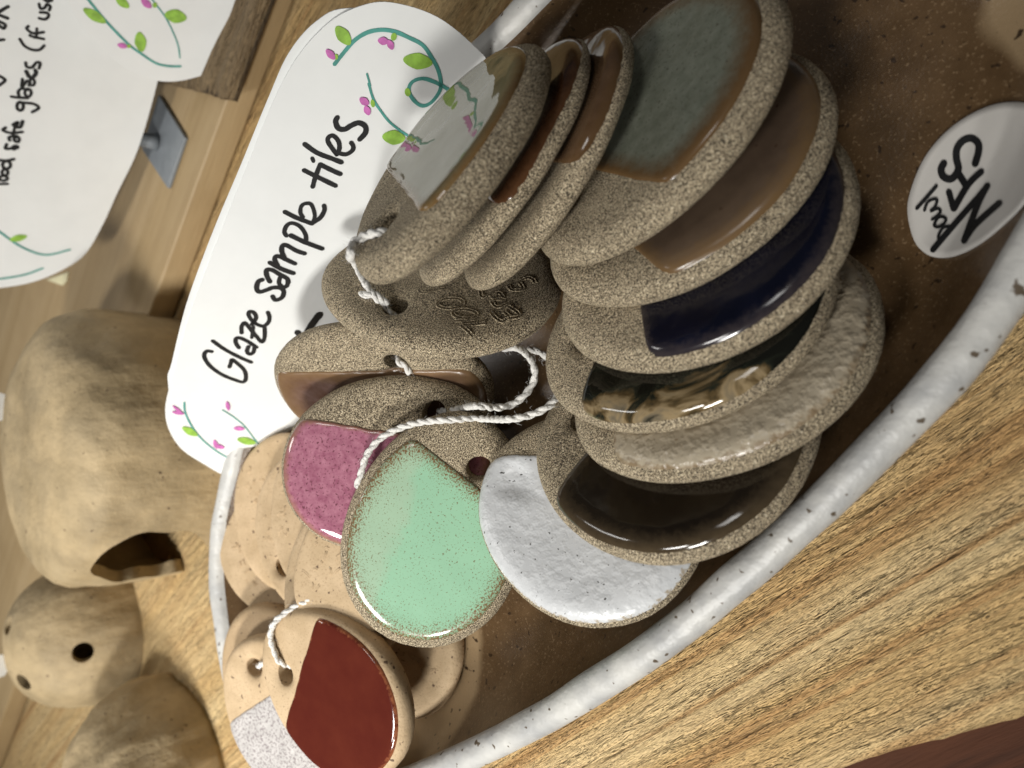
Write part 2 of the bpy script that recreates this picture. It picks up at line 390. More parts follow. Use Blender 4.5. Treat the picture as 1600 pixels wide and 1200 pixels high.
#  id: centre, long axis (hole -> wide end), face normal, length, width ratio   (metres, world)
TILES = {
1:([-0.1275, 0.0526, 0.0722],[-0.086, 0.819, -0.567],[-0.204, 0.543, 0.815],0.0725,0.824),
2:([-0.1305, 0.0565, 0.0519],[0.749, 0.662, -0.004],[-0.373, 0.426, 0.824],0.0742,0.799),
3:([-0.1231, 0.0576, 0.0431],[0.757, 0.646, 0.099],[-0.432, 0.381, 0.817],0.0772,0.841),
4:([-0.09, 0.0601, 0.0437],[0.728, 0.679, -0.093],[-0.246, 0.385, 0.889],0.0765,0.859),
5:([-0.0861, 0.048, 0.0362],[0.838, 0.522, -0.159],[-0.088, 0.417, 0.905],0.0762,0.837),
6:([-0.0819, 0.0314, 0.036],[0.925, 0.37, -0.089],[-0.08, 0.415, 0.906],0.0757,0.836),
7:([-0.0885, 0.0181, 0.0319],[0.925, 0.358, -0.127],[-0.067, 0.482, 0.874],0.0774,0.868),
8:([-0.0798, 0.0055, 0.0295],[0.862, 0.454, -0.227],[-0.049, 0.52, 0.853],0.0778,0.811),
9:([-0.0929, -0.0122, 0.0302],[0.998, -0.039, 0.047],[-0.017, 0.553, 0.833],0.0766,0.883),
10:([-0.1165, -0.0339, 0.0301],[0.965, -0.233, -0.118],[0.207, 0.407, 0.89],0.0669,0.871),
11:([-0.1657, -0.0443, 0.0381],[-0.318, -0.938, 0.139],[0.574, -0.074, 0.815],0.0751,0.737),
12:([-0.1832, -0.024, 0.0417],[-0.794, -0.313, 0.521],[0.556, -0.026, 0.831],0.0719,0.743),
13:([-0.1952, -0.0018, 0.0339],[-0.945, -0.114, 0.307],[0.288, -0.736, 0.613],0.0782,0.768),
14:([-0.1663, 0.0309, 0.0363],[0.872, -0.116, -0.476],[0.437, 0.624, 0.648],0.0755,0.761),
21:([-0.2106, -0.103, 0.0423],[0.86, -0.475, -0.189],[0.186, -0.054, 0.981],0.0660,0.826),
22:([-0.2509, -0.1268, 0.0321],[0.766, -0.604, -0.221],[0.255, -0.03, 0.966],0.0708,0.824),
23:([-0.2671, -0.1218, 0.0244],[0.488, -0.852, -0.189],[0.323, -0.024, 0.946],0.0701,0.833),
25:([-0.2145, -0.0905, 0.0145],[0.976, -0.213, -0.038],[0.046, 0.035, 0.998],0.0700,0.833),
26:([-0.2029, -0.0602, 0.0302],[0.691, 0.655, -0.306],[0.284, 0.0, 0.958],0.0637,0.720),
28:([-0.2496, -0.0577, 0.0207],[-0.307, 0.942, 0.0],[0.284, 0.142, 0.948],0.0659,0.792),
29:([-0.2733, -0.0525, 0.0192],[-0.208, 0.975, -0.084],[0.284, 0.142, 0.948],0.0645,0.768),
30:([-0.2845, -0.0723, 0.0177],[-0.789, 0.596, 0.147],[0.284, 0.142, 0.948],0.0636,0.786),
27:([-0.2344, -0.0459, 0.0222],[0.141, 0.953, -0.181],[0.284, 0.142, 0.948],0.0665,0.807),
31:([-0.2136, -0.068, 0.0271],[0.445, 0.856, -0.262],[0.284, 0.142, 0.948],0.0668,0.816),
}
LAB = {
1: 'shiny sage tile mirroring the white card, topmost of the overlapping stack',
2: 'narrow-looking dark treacle brown tile directly under the sage tile',
3: 'warm brown glossy tile squeezed between the treacle tile and grey-green tile',
4: 'large grey-green celadon tile lying on the taupe brown tile',
5: 'matte taupe brown tile between the grey-green and navy tiles',
6: 'dark navy blue glazed tile with a bare speckled end',
7: 'glossy black tile with amber streaks above the bumpy oatmeal tile',
8: 'oatmeal tile with bumpy bubbled glaze under the black amber tile',
9: 'dark umber glossy tile overlapping the pitted white tile',
10: 'pitted white glazed tile between the umber and mint green tiles',
11: 'mint green speckled tile with brown edge crossed by string',
12: 'glossy mottled pink tile behind the mint green tile',
13: 'bare speckled tile with rust glaze edge between pink and engraved tiles',
14: 'unglazed dark tile back engraved with letters under the sage tile',
21: 'oxblood red glossy tile on cream clay, topmost of the cream pile',
22: 'cream clay tile with grey-white speckled glaze under the red tile',
23: 'bare cream tile half hidden under the grey-white glazed tile',
25: 'flat cream tile at the pile bottom, poking out below the mint tile',
26: 'cream tile wedged between the mint green and red tiles',
31: 'cream tile tucked below the lower edge of the pink tile',
27: 'cream tile with open hole beside the pink tile edge',
28: 'cream tile back with a hole, second from the white lettered card',
29: 'tall cream tile whose top touches the white lettered card',
30: 'cream tile leaning on the white plate rim beside the clay pot',
}
NAMEC = {k: 'glaze_tile' for k in TILES}
HOLE = {1: (602, 346), 14: (617, 475), 13: (617, 570), 12: (690, 632), 11: (766, 706), 26: (610, 935), 23: (440, 1070), 21: (443, 1055), 22: (393, 1040), 28: (437, 890), 27: (461, 884)}
GL = {1: ((606, 265), (660, 337)), 2: ((745, 300), (790, 330)), 3: ((850, 250), (905, 262)), 4: ((942, 270), (1033, 289)), 5: ((997, 394), (1038, 431)),
      6: ((1001, 478), (1013, 559)), 7: ((930, 566), (901, 635)), 8: ((961, 678), (958, 711)), 9: ((918, 706), (873, 763)), 10: ((783, 713), (848, 711)),
      11: ((655, 690), (755, 767)), 12: ((496, 656), (600, 673)), 13: ((435, 581), (567, 579)), 21: ((495, 965), (447, 1130)), 22: ((363, 1125), (415, 1090))}
RHO = {1: .90, 2: .985, 3: .985, 4: .90, 5: .94, 6: .95, 7: .975, 8: .955, 9: .96, 10: .975, 11: .90, 12: .96, 13: .95, 21: .93, 22: .97}

for i_, k_ in enumerate((30, 29, 28, 27, 31, 26)):      # the fanned cream tiles rest loosely, with small gaps between them
    TILES[k_][0][:] = list(Vector(TILES[k_][0]) + Vector((.284, .142, .948)) * .0017 * i_)
class Tile:
    def __init__(s, k):
        c, a, n, L, asp = TILES[k]; s.k = k
        s.c = Vector(c); s.n = Vector(n).normalized(); a = Vector(a); s.a = (a - s.n * a.dot(s.n)).normalized(); s.b = s.n.cross(s.a)
        s.L = L; s.W = L * asp; s.seed = k * 3.17
        s.T = {2: .0064, 3: .0068, 26: .0064, 27: .0064, 28: .0064, 29: .0064, 30: .0064, 31: .0064}.get(k, T); s.c = s.c - s.n * (T - s.T) / 2 * (k < 20)
        s.mat = Matrix((s.a, s.b, s.n)).transposed().to_4x4(); s.mat.translation = s.c; s.inv = s.mat.inverted()
        h = HOLE.get(k)
        s.hole = s.face_xy(*h) if h else Vector((-.31 * L, 0))
        r = s.rho(*s.hole)
        if r > .66: s.hole *= .66 / r
    def face_xy(s, u, v):
        p = at_plane(u, v, s.n, s.c.dot(s.n) + s.T * .48); q = s.inv @ p; return Vector((q.x, q.y))
    def rho(s, x, y):
        X = x / (s.L / 2); Y = y / (s.W / 2) / (1 + EK * max(-1, min(1, X))); return math.hypot(X, Y)
    def edge_from(s, o, ang, lim=1.0):
        lo, hi = 0, s.L; d = Vector((math.cos(ang), math.sin(ang)))
        for _ in range(26):
            md = (lo + hi) / 2; p = o + d * md
            lim2 = lim * (1 + .012 * noise.noise(Vector((p.x * 70, p.y * 70, s.seed))))
            if s.rho(p.x, p.y) < lim2: lo = md
            else: hi = md
        return o + d * lo
    def top(s, x, y):
        r = min(1, s.rho(x, y)); r0 = 1 - (.8 if s.k < 20 else .42) * s.T / (s.L / 2); h = s.T / 2
        if r > r0: h *= math.sqrt(max(0, 1 - ((r - r0) / (1 - r0)) ** 2))
        d = (Vector((x, y)) - s.hole).length
        if d < .0062: h -= .0011 * (1 - (d - .0036) / .0026) ** 2 if d > .0036 else .0011
        return h + .00025 * noise.noise(Vector((x * 90, y * 90, s.seed)))
    def body(s):
        N = 84; ts = [0, .02, .05, .1, .2, .32, .45, .58, .7, .8, .87, .92, .955, .98, .993, 1]
        vs = []; fs = []; hr = .0037; rings = []
        pts = []
        for i in range(N):
            a = 2 * math.pi * i / N
            pts.append((s.hole + Vector((math.cos(a), math.sin(a))) * hr * (1 + .06 * math.sin(2 * a + s.seed)), s.edge_from(s.hole, a)))
        def add(f):
            st = len(vs)
            for i in range(N): vs.append(f(i))
            rings.append(st)
        for t in ts:
            add(lambda i: (lambda q: (q.x, q.y, s.top(q.x, q.y) if t < 1 else .0002))(pts[i][0].lerp(pts[i][1], t)))
        for t in reversed(ts[:-1]):
            add(lambda i: (lambda q: (q.x, q.y, -s.top(q.x, q.y)))(pts[i][0].lerp(pts[i][1], t)))
        for z in (-.5, 0, .5):
            add(lambda i: (pts[i][0].x, pts[i][0].y, z * s.T * .7))
        nr = len(rings)
        for j in range(nr):
            A, B = rings[j], rings[(j + 1) % nr]
            for i in range(N):
                k2 = (i + 1) % N; fs.append((A + i, A + k2, B + k2, B + i))
        me = mesh('tile_body', vs, fs); bm = bmesh.new(); bm.from_mesh(me); bmesh.ops.recalc_face_normals(bm, faces=bm.faces); bm.to_mesh(me); bm.free()
        return me
    def glaze(s):
        p1, p2 = s.face_xy(*GL[s.k][0]), s.face_xy(*GL[s.k][1]); d = (p2 - p1).normalized(); nn = Vector((-d.y, d.x))
        ctr = Vector((.12 * s.L, 0))
        if True:      # decide with the end of the tile away from its hole
            side = 1 if (-s.hole - p1).dot(nn) > 0 else -1
        nn *= side
        lim = RHO[s.k]
        # a point well inside the coat
        cand = [Vector((x, y)) for x in np.linspace(-.48, .48, 25) * s.L for y in np.linspace(-.48, .48, 25) * s.W]
        cand = [q for q in cand if s.rho(*q) < lim - .02 and (q - p1).dot(nn) > .002]
        ctr = sum(cand, Vector((0, 0))) / len(cand)
        N = 120; vs = []; fs = []; att = []
        K = [0, .15, .3, .45, .58, .7, .8, .88, .935, .97, .99, 1]
        out = []
        for i in range(N):
            a = 2 * math.pi * i / N; dv = Vector((math.cos(a), math.sin(a)))
            q = s.edge_from(ctr, a, lim)
            den = dv.dot(nn); L = (q - ctr).length
            if den < -1e-4:
                t = (ctr - p1).dot(nn) / -den
                t += .0006 * noise.noise(Vector((q.x * 260, q.y * 260, s.seed))) / max(.3, -den)
                L = min(L, t)
            out.append(dv * L)
        # soften corners
        for _ in range(2): out = [(out[i - 1] + out[i] * 2 + out[(i + 1) % N]) / 4 for i in range(N)]
        h = .00045
        for t in K:
            for i in range(N):
                q = ctr + out[i] * t
                hh = h * math.sqrt(max(0, 1 - max(0, (t - .90) / .10) ** 2)) if t < 1 else -.0003
                hh += .00012 * (1 if .86 < t < .98 else 0)
                vs.append((q.x, q.y, s.top(q.x, q.y) + hh + .00012)); att.append(t)
        for j in range(len(K) - 1):
            for i in range(N):
                k2 = (i + 1) % N; A, B = j * N, (j + 1) * N
                if j == 0: fs.append((A, B + i, B + k2)) if True else None
                else: fs.append((A + i, B + i, B + k2, A + k2))
        me = mesh('glaze', vs, fs); at = me.attributes.new('edge', 'FLOAT', 'POINT'); at.data.foreach_set('value', att)
        bm = bmesh.new(); bm.from_mesh(me); bmesh.ops.recalc_face_normals(bm, faces=bm.faces)
        if sum(f.normal.z for f in bm.faces) < 0: bmesh.ops.reverse_faces(bm, faces=bm.faces)
        bmesh.ops.remove_doubles(bm, verts=bm.verts, dist=1e-7); bm.to_mesh(me); bm.free()
        return me
TL = {}
for k in TILES:
    t = TL[k] = Tile(k)
    e = empty(NAMEC[k]); e.matrix_world = t.mat; t.e = e
    tag(e, LAB[k], 'tile', 'dark stoneware tiles on the string' if k < 20 else 'cream clay tiles in the plate')
    link('clay_body', t.body(), M['stone'] if k < 20 else M['cream'], e)
    if k in GL: link('glaze', t.glaze(), G[k], e)

def scratches(t, n, cx, cy, sp, seed):
    r_ = random.Random(seed); vs, fs = [], []
    for _ in range(n):
        x, y = cx + r_.uniform(-sp, sp), cy + r_.uniform(-sp, sp) * .7; a = r_.uniform(0, 6.28); L = r_.uniform(.0015, .004); bend = r_.uniform(-1, 1)
        p = [Vector((x + L * u * math.cos(a + bend * u), y + L * u * math.sin(a + bend * u))) for u in (0, .3, .6, 1)]
        if max(t.rho(*q) for q in p) > .85 or min((q - t.hole).length for q in p) < .006: continue
        for sg in (-1, 1):
            nn = Vector((-math.sin(a), math.cos(a))) * .00032 * sg
            tube([Vector((q.x + nn.x, q.y + nn.y, t.top(q.x, q.y) - .00006)) for q in p], .00022, 5, vs, fs)
    return mesh('scratch_marks', vs, fs)
for k_, c_ in ((30, (.006, .008)), (29, (.008, .008)), (28, (.002, .016)), (27, (-.004, .018)), (25, (.018, .004)), (26, (-.012, .010))):
    link('scratch_marks', scratches(TL[k_], 22, c_[0], c_[1], .011, k_), M['cream'], TL[k_].e)
# engraved letters on the back of tile 14: pressed lines with raised burrs
def cr(pts, s, ou, ov): return [(ou + x / s, ov + y / s) for x, y in pts]
def ell(cx, cy, rx, ry, ang=0, n=16, close=True):
    c, s_ = math.cos(R(ang)), math.sin(R(ang)); return [(cx + rx * math.cos(q) * c - ry * math.sin(q) * s_, cy + rx * math.cos(q) * s_ + ry * math.sin(q) * c) for q in [2 * math.pi * i / n for i in range(n + (1 if close else 0))]]
ENG = [[(110, 390), (150, 430), (230, 425), (300, 400), (420, 385)], ell(480, 560, 150, 58, -4), ell(650, 680, 140, 52, 4), [(530, 760), (620, 755), (760, 740)],
       [(600, 800), (700, 810), (900, 790)], [(600, 810), (660, 860), (740, 930)], [(950, 660), (1020, 740), (1090, 770), (1150, 730)], [(1110, 660), (1180, 720)],
       [(1150, 590), (1290, 690), (1180, 730)], [(960, 520), (1000, 590), (1060, 600), (1140, 560)], [(950, 520), (1080, 510), (1110, 520)], [(940, 490), (1040, 430), (1100, 490)],
       [(830, 400), (850, 480), (900, 470)], [(1160, 350), (1200, 400), (1330, 390), (1290, 310)], [(1300, 290), (1380, 255), (1450, 280), (1470, 320)]]
def engrave():
    t = TL[14]; vs, fs = [], []
    for st in ENG:
        p = smooth_line([t.face_xy(*q) for q in cr(st, 7.5, 640, 400)], 6)
        for sgn in (-1, 1):
            path = []
            for i, q in enumerate(p):
                d = (p[min(i + 1, len(p) - 1)] - p[max(0, i - 1)]).normalized(); w = q + Vector((-d.y, d.x)) * .00050 * sgn
                path.append(Vector((w.x, w.y, t.top(w.x, w.y) - .00004)))
            tube(path, lambda i: 0.00034 * (.8 + .4 * noise.noise(Vector((i * .7, sgn, 0)))), 6, vs, fs)
    return mesh('engraving', vs, fs)
link('engraved_letters', engrave(), M['stone'], TL[14].e)

# ------------------------------------------------------------------ strings
def on_tile(k, u, v, lift):
    t = TL[k]; q = t.face_xy(u, v); return t.mat @ Vector((q.x, q.y, t.top(q.x, q.y) + lift))
def rope(name, paths, label, r=.00066, pitch=.0066, fuzz=120):
    fv, ff = [], []; strands = []
    for pts in paths:
        vs, fs = [], []; strands.append((vs, fs))
        p = smooth_line(pts, 26); s_ = 0; 
        fr = None; A, B = [], []; prev = None
        for i, q in enumerate(p):
            d = (p[min(i + 1, len(p) - 1)] - p[max(0, i - 1)]).normalized()
            if prev is None: prev = d.orthogonal().normalized()
            prev = (prev - d * prev.dot(d)).normalized(); b = d.cross(prev)
            if i: s_ += (q - p[i - 1]).length
            a = 2 * math.pi * s_ / pitch; off = (prev * math.cos(a) + b * math.sin(a)) * r * .58
            A.append(q + off); B.append(q - off)
            if random.random() < fuzz / 1000 * 3:
                dr = (prev * random.uniform(-1, 1) + b * random.uniform(-1, 1) + d * random.uniform(-1, 1)).normalized()
                f0 = q + dr * r * 1.3; f1_ = f0 + dr * random.uniform(.0006, .0016) + d * random.uniform(-.001, .001); f2 = f1_ + d * random.uniform(-.001, .001) + dr * .0004
                tube([f0, f1_, f2], .00003, 3, fv, ff)
        tube(A, lambda i: r * 1.12 * (1 + .1 * noise.noise(Vector((i * .35, 0, 2)))), 9, vs, fs); tube(B, lambda i: r * 1.12 * (1 + .1 * noise.noise(Vector((i * .35, 4, 2)))), 9, vs, fs)
    root = tag(empty(name, tuple(paths[0][0])), label, 'string')
    for sv, sf in strands: child_world(link('strand', mesh('strand', sv, sf), M['string']), root)
    fb = child_world(link('loose_fibres', mesh('fibres', fv, ff), M['string']), root); fb['kind'] = 'stuff'
    return root
h1 = TL[1].mat @ Vector((*TL[1].hole, -.002)); h14 = TL[14].mat @ Vector((*TL[14].hole, -.003))
p1 = [h1, on_tile(1, 596, 362, .0006), on_tile(1, 578, 373, .0012), on_tile(1, 561, 385, .0014) , on_tile(1, 553, 405, .0022), on_tile(14, 560, 432, .006), on_tile(14, 575, 455, .0025), on_tile(14, 590, 470, .0005), h14]
p1b = [on_tile(14, 606, 474, .0002), on_tile(14, 590, 466, .0010), on_tile(14, 574, 467, .0014), on_tile(14, 566, 463, .0012)]
def lerp_pts(pts): return [at_z(u, v, z) for u, v, z in pts]
p2 = [TL[12].mat @ Vector((*TL[12].hole, -.004)), on_tile(12, 712, 640, .0006), on_tile(12, 727, 636, .0022)] + lerp_pts([(745, 634, .046), (775, 637, .040), (800, 632, .036), (822, 615, .034), (835, 592, .033), (833, 568, .033), (820, 551, .032), (805, 543, .030), (785, 545, .027)])
p3 = [on_tile(11, 552, 765, .0008), on_tile(11, 560, 742, .0014), on_tile(11, 570, 712, .0014), on_tile(11, 590, 688, .0014), on_tile(11, 618, 672, .0014), on_tile(11, 655, 661, .0013), on_tile(11, 700, 656, .0013), on_tile(11, 750, 655, .0016)] + lerp_pts([(795, 655, .041), (830, 648, .038), (858, 634, .035), (873, 615, .031), (874, 595, .025)])
p4 = lerp_pts([(826, 545, .022), (845, 551, .021), (857, 563, .020), (862, 580, .017)])
p5 = [TL[13].mat @ Vector((*TL[13].hole, -.004)), on_tile(13, 622, 566, .0002), on_tile(13, 634, 572, .001), on_tile(13, 642, 580, .001)]
rope('dark_tile_string', [p1, p1b, p2, p3, p4, p5], 'white twisted cotton string threading the dark stoneware tiles together').name = 'cotton_string'
hh = TL[21].mat @ Vector((*TL[21].hole, -.003))
p6 = [hh, on_tile(21, 442, 1034, .0010), on_tile(21, 434, 1015, .0013), on_tile(21, 428, 990, .0014), on_tile(21, 435, 968, .0016), on_tile(21, 453, 951, .0016), on_tile(21, 470, 944, .0010), on_tile(21, 482, 941, -.002), on_tile(21, 487, 946, -.007)]
p7 = [TL[22].mat @ Vector((*TL[22].hole, -.004)), on_tile(22, 402, 1042, .0), on_tile(22, 412, 1036, .0008), on_tile(22, 424, 1030, -.001)]
rope('cotton_string', [p6, p7], 'white cotton string looped through the red tile of the cream pile')

# ------------------------------------------------------------------ cards with handwriting
class Card:
    """a flat sheet with its own plane; drawings are taken over into the sheet's own coordinates"""
    def __init__(s, name, n, off, org, label):
        s.n = Vector(n).normalized(); s.off = off
        p0 = at_plane(*org, s.n, off); s.d = Vector((0, 0, 1)).cross(s.n).normalized() * -1
        if abs(s.n.z) > .95: s.d = Vector((1, 0, 0))
        s.up = s.n.cross(s.d); s.mat = Matrix((s.d, s.up, s.n)).transposed().to_4x4(); s.mat.translation = p0; s.inv = s.mat.inverted()
        s.e = empty(name); s.e.matrix_world = s.mat; tag(s.e, label, 'card')
    def xy(s, u, v): q = s.inv @ at_plane(u, v, s.n, s.off); return Vector((q.x, q.y))
    def bow(s, x, y): return 0
    def sheet(s, name, pts, mat, z0=0, th=.0003, tilt=0):
        poly = smooth_line(pts, 6, True); bm = bmesh.new()
        vs = [bm.verts.new((p.x, p.y, z0 + tilt * p.y)) for p in poly]; f = bm.faces.new(vs)
        if f.normal.z < 0: f.normal_flip()
        r = bmesh.ops.extrude_face_region(bm, geom=[f])
        bmesh.ops.translate(bm, verts=[g for g in r['geom'] if isinstance(g, bmesh.types.BMVert)], vec=(0, 0, -th))
        bmesh.ops.recalc_face_normals(bm, faces=bm.faces)
        me = bpy.data.meshes.new(name); bm.to_mesh(me); bm.free()
        return link(name, me, mat, s.e, False)
    def ribbons(s, name, strokes, mat, z=.00012):
        """strokes: (picture points, width in picture px)"""
        vs, fs = [], []
        for pts, w in strokes:
            p = smooth_line([s.xy(*q) for q in pts], 7); m0 = s.xy(*pts[0]); 
            wpx = (s.xy(pts[0][0] + 5, pts[0][1] - 8) - m0).length / math.hypot(5, 8) * w * .55
            n = len(p); b = len(vs)
            # rounded ends
            d0 = (p[0] - p[1]).normalized(); d1 = (p[-1] - p[-2]).normalized()
            P = [(p[0] + d0 * wpx * .9, .25), (p[0] + d0 * wpx * .5, .78)] + [(q, 1 + .10 * noise.noise(Vector((q.x * 600, q.y * 600, i * .13)))) for i, q in enumerate(p)] + [(p[-1] + d1 * wpx * .5, .78), (p[-1] + d1 * wpx * .9, .25)]
            for i, (q, f) in enumerate(P):
                d = (P[min(i + 1, len(P) - 1)][0] - P[max(0, i - 1)][0]).normalized(); nn = Vector((-d.y, d.x))
                for sg in (-1, 1): vs.append((q.x + nn.x * wpx * f * sg, q.y + nn.y * wpx * f * sg, z))
            z += .000004
            for i in range(len(P) - 1): fs.append((b + 2 * i, b + 2 * i + 2, b + 2 * i + 3, b + 2 * i + 1))
        return link(name, mesh(name, vs, fs), mat, s.e, False)
    def vines(s, strokes, mat, z):
        for i, st_ in enumerate(strokes): s.ribbons('vine_drawing', [st_], mat, z + i * .00001)
    def blobs(s, name, shapes, mat, z=.00016):
        for pts in shapes:
            vs, fs = [], []; b = 0; q = [s.xy(*p) for p in pts]
            for p in q: vs.append((p.x, p.y, z))
            z += .000006; fs.append(tuple(range(b, len(vs))))
            link(name, mesh(name, vs, fs), mat, s.e, False)
def leaf(cx, cy, rx, ry, ang):
    c, s_ = math.cos(R(ang)), math.sin(R(ang)); o = []
    for i in range(20):
        q = 2 * math.pi * i / 20; x = rx * math.cos(q); y = ry * math.sin(q) * (1 - .25 * abs(math.cos(q)))
        o.append((cx + x * c - y * s_, cy + x * s_ + y * c))
    return o
def S(pts, s_, ou, ov, w): return (cr(pts, s_, ou, ov), w)
def sc(poly, s_, ou, ov): return cr(poly, s_, ou, ov)

lean = R(18); nh = Vector((.628, -.778, 0))
c1 = Card('lettered_card', nh * math.cos(lean) + Vector((0, 0, math.sin(lean))), -.1478, (470, 420), 'white folded card lettered Glaze sample tiles with drawn flower vines')
c1.e['category'] = 'card'
out1 = [(375, 747), (310, 720), (274, 690), (258, 642), (275, 570), (300, 482), (340, 375), (385, 262), (430, 152), (468, 85), (515, 35), (562, 10), (612, 4), (684, 27), (745, 76), (762, 105), (748, 165), (690, 280), (600, 430), (500, 610), (440, 700)]
c1.sheet('front_sheet', [c1.xy(*p) for p in out1], M['paper'])
back = [(420, 705), (330, 705), (276, 660), (262, 600), (268, 572), (291, 480), (331, 370), (377, 260), (420, 155), (452, 85), (495, 36), (545, 16), (650, 30), (740, 90), (690, 280), (600, 430), (500, 610)]
bp = [c1.xy(*p) for p in back]
c1.sheet('back_sheet', bp, M['paper'], -.0022, .0003, -.035)
o2, o3, o4, o5, o6 = (6, 300, 420), (6, 400, 250), (6, 440, 130), (6, 500, 0), (6, 260, 560)
K1 = [S([(185, 775), (140, 770), (115, 800), (125, 850), (180, 920), (280, 990), (400, 1040), (480, 1060), (505, 1020), (490, 950), (430, 890), (375, 850), (365, 880), (350, 920)], *o2, 4.8),
      S([(195, 675), (300, 750), (430, 820), (555, 875)], *o2, 5), S([(440, 740), (410, 690), (415, 650), (460, 650), (540, 690), (605, 735)], *o2, 4.8), S([(530, 725), (515, 770), (540, 800), (575, 780), (585, 735)], *o2, 4.8),
      S([(465, 600), (465, 540), (490, 505), (520, 530), (560, 580), (610, 640), (655, 685), (680, 640), (680, 550)], *o2, 4.8), S([(575, 540), (560, 645)], *o2, 4.2),
      S([(560, 520), (600, 460), (580, 410), (540, 400), (530, 430), (560, 480), (610, 520), (670, 535), (715, 500), (725, 450), (710, 405)], *o2, 4.8),
      S([(660, 100), (620, 120), (605, 180), (630, 215), (690, 200), (760, 175), (830, 180), (860, 215), (840, 270), (780, 290), (755, 255)], *o2, 6),
      S([(130, 1140), (100, 1080), (100, 1030), (150, 1030), (220, 1070), (290, 1110), (300, 1150)], *o3, 6), S([(225, 1100), (215, 1150), (250, 1190), (290, 1175), (300, 1120)], *o3, 5.5),
      S([(130, 960), (240, 1020), (350, 1060)], *o3, 6.4), S([(200, 990), (175, 930), (190, 900), (240, 910), (300, 940), (365, 970)], *o3, 6), S([(270, 930), (240, 850), (250, 800), (290, 800), (380, 850), (455, 875)], *o3, 6),
      S([(325, 705), (450, 765), (620, 830)], *o3, 6.6), S([(285, 710), (265, 670), (290, 610), (340, 590), (410, 620), (460, 690), (470, 750)], *o3, 5.4),
      S([(270, 485), (380, 540), (525, 595)], *o3, 6.4), S([(525, 595), (550, 520), (520, 420), (470, 405), (425, 430), (415, 490), (440, 535)], *o3, 5), S([(525, 590), (600, 540), (640, 470), (637, 425)], *o3, 6),
      S([(450, 95), (560, 150), (745, 240)], *o3, 6.6), S([(530, 250), (555, 160), (600, 40)], *o3, 6), S([(600, 40), (700, 90), (790, 130)], *o3, 6.6),
      S([(285, 700), (297, 730)], *o4, 5), S([(215, 570), (330, 650), (470, 705), (560, 740)], *o4, 6.8),
      S([(515, 665), (440, 560), (435, 510), (480, 490), (530, 540), (540, 610), (515, 668)], *o4, 6), S([(520, 650), (600, 665), (660, 630), (670, 590), (650, 555)], *o4, 6),
      S([(520, 320), (505, 360), (530, 420), (590, 430), (650, 395), (720, 370), (780, 400), (785, 460), (730, 525)], *o4, 7.4),
      S([(1195, 425), (1130, 510), (1080, 600)], *o2, 9), S([(985, 590), (1030, 640)], *o2, 7)]
c1.ribbons('lettering', K1, M['ink'])
V1 = [S([(135, 600), (230, 480), (330, 370), (450, 300), (580, 278), (700, 295), (830, 350), (960, 420), (1040, 530), (1100, 640), (1130, 760), (1120, 850), (1050, 950), (970, 990), (900, 960), (840, 880), (835, 810), (880, 755), (970, 735), (1080, 770), (1190, 830), (1270, 900), (1330, 990), (1400, 1060)], *o5, 5.5),
      S([(815, 0), (860, 150), (930, 260), (1020, 370), (1160, 475), (1250, 520), (1340, 540)], *o4, 3.6), S([(438, 690), (470, 800)], *o5, 2.6),
      S([(168, 410), (175, 500), (230, 620), (310, 730), (420, 830), (560, 920), (740, 990)], *o6, 1.9), S([(525, 480), (620, 540), (720, 620), (800, 720), (870, 810)], *o6, 1.4)]
c1.vines(V1, M['teal'], .0002)
c1.blobs('leaf_drawing', [sc(leaf(215, 330, 108, 62, 52), *o5), sc(leaf(915, 570, 140, 78, 8), *o5), sc(leaf(1050, 505, 110, 70, 6), *o4), sc(ell(690, 340, 28, 38, 10, 12, False), *o5), sc(ell(820, 860, 28, 40, -10, 12, False), *o5), sc(ell(493, 965, 20, 38, -10, 12, False), *o5), sc(ell(150, 530, 18, 28, 0, 10, False), *o5),
      sc(leaf(220, 680, 82, 34, 28), *o6), sc(leaf(750, 770, 90, 34, 12), *o6), sc(leaf(722, 925, 70, 30, 58), *o6),
      cr(leaf(0, 0, 13, 9, 70), 1, 738, 130), cr(leaf(0, 0, 13, 8, 60), 1, 715, 178)], M['leafink'], .0003)
c1.blobs('flower_drawing', [sc(leaf(97, 505, 62, 34, 48), *o5), sc(leaf(590, 380, 52, 38, 10), *o5), sc(leaf(658, 415, 50, 32, 65), *o5), sc(leaf(412, 945, 52, 36, 35), *o5), sc(leaf(440, 1030, 48, 32, 65), *o5),
      sc(leaf(105, 475, 62, 14, 38), *o6), sc(leaf(110, 505, 58, 16, 10), *o6), sc(leaf(460, 800, 44, 22, 70), *o6), sc(leaf(500, 822, 44, 20, 15), *o6), sc(leaf(575, 440, 44, 20, 75), *o6), sc(leaf(680, 652, 52, 20, 5), *o6)], M['pinkink'], .0004)

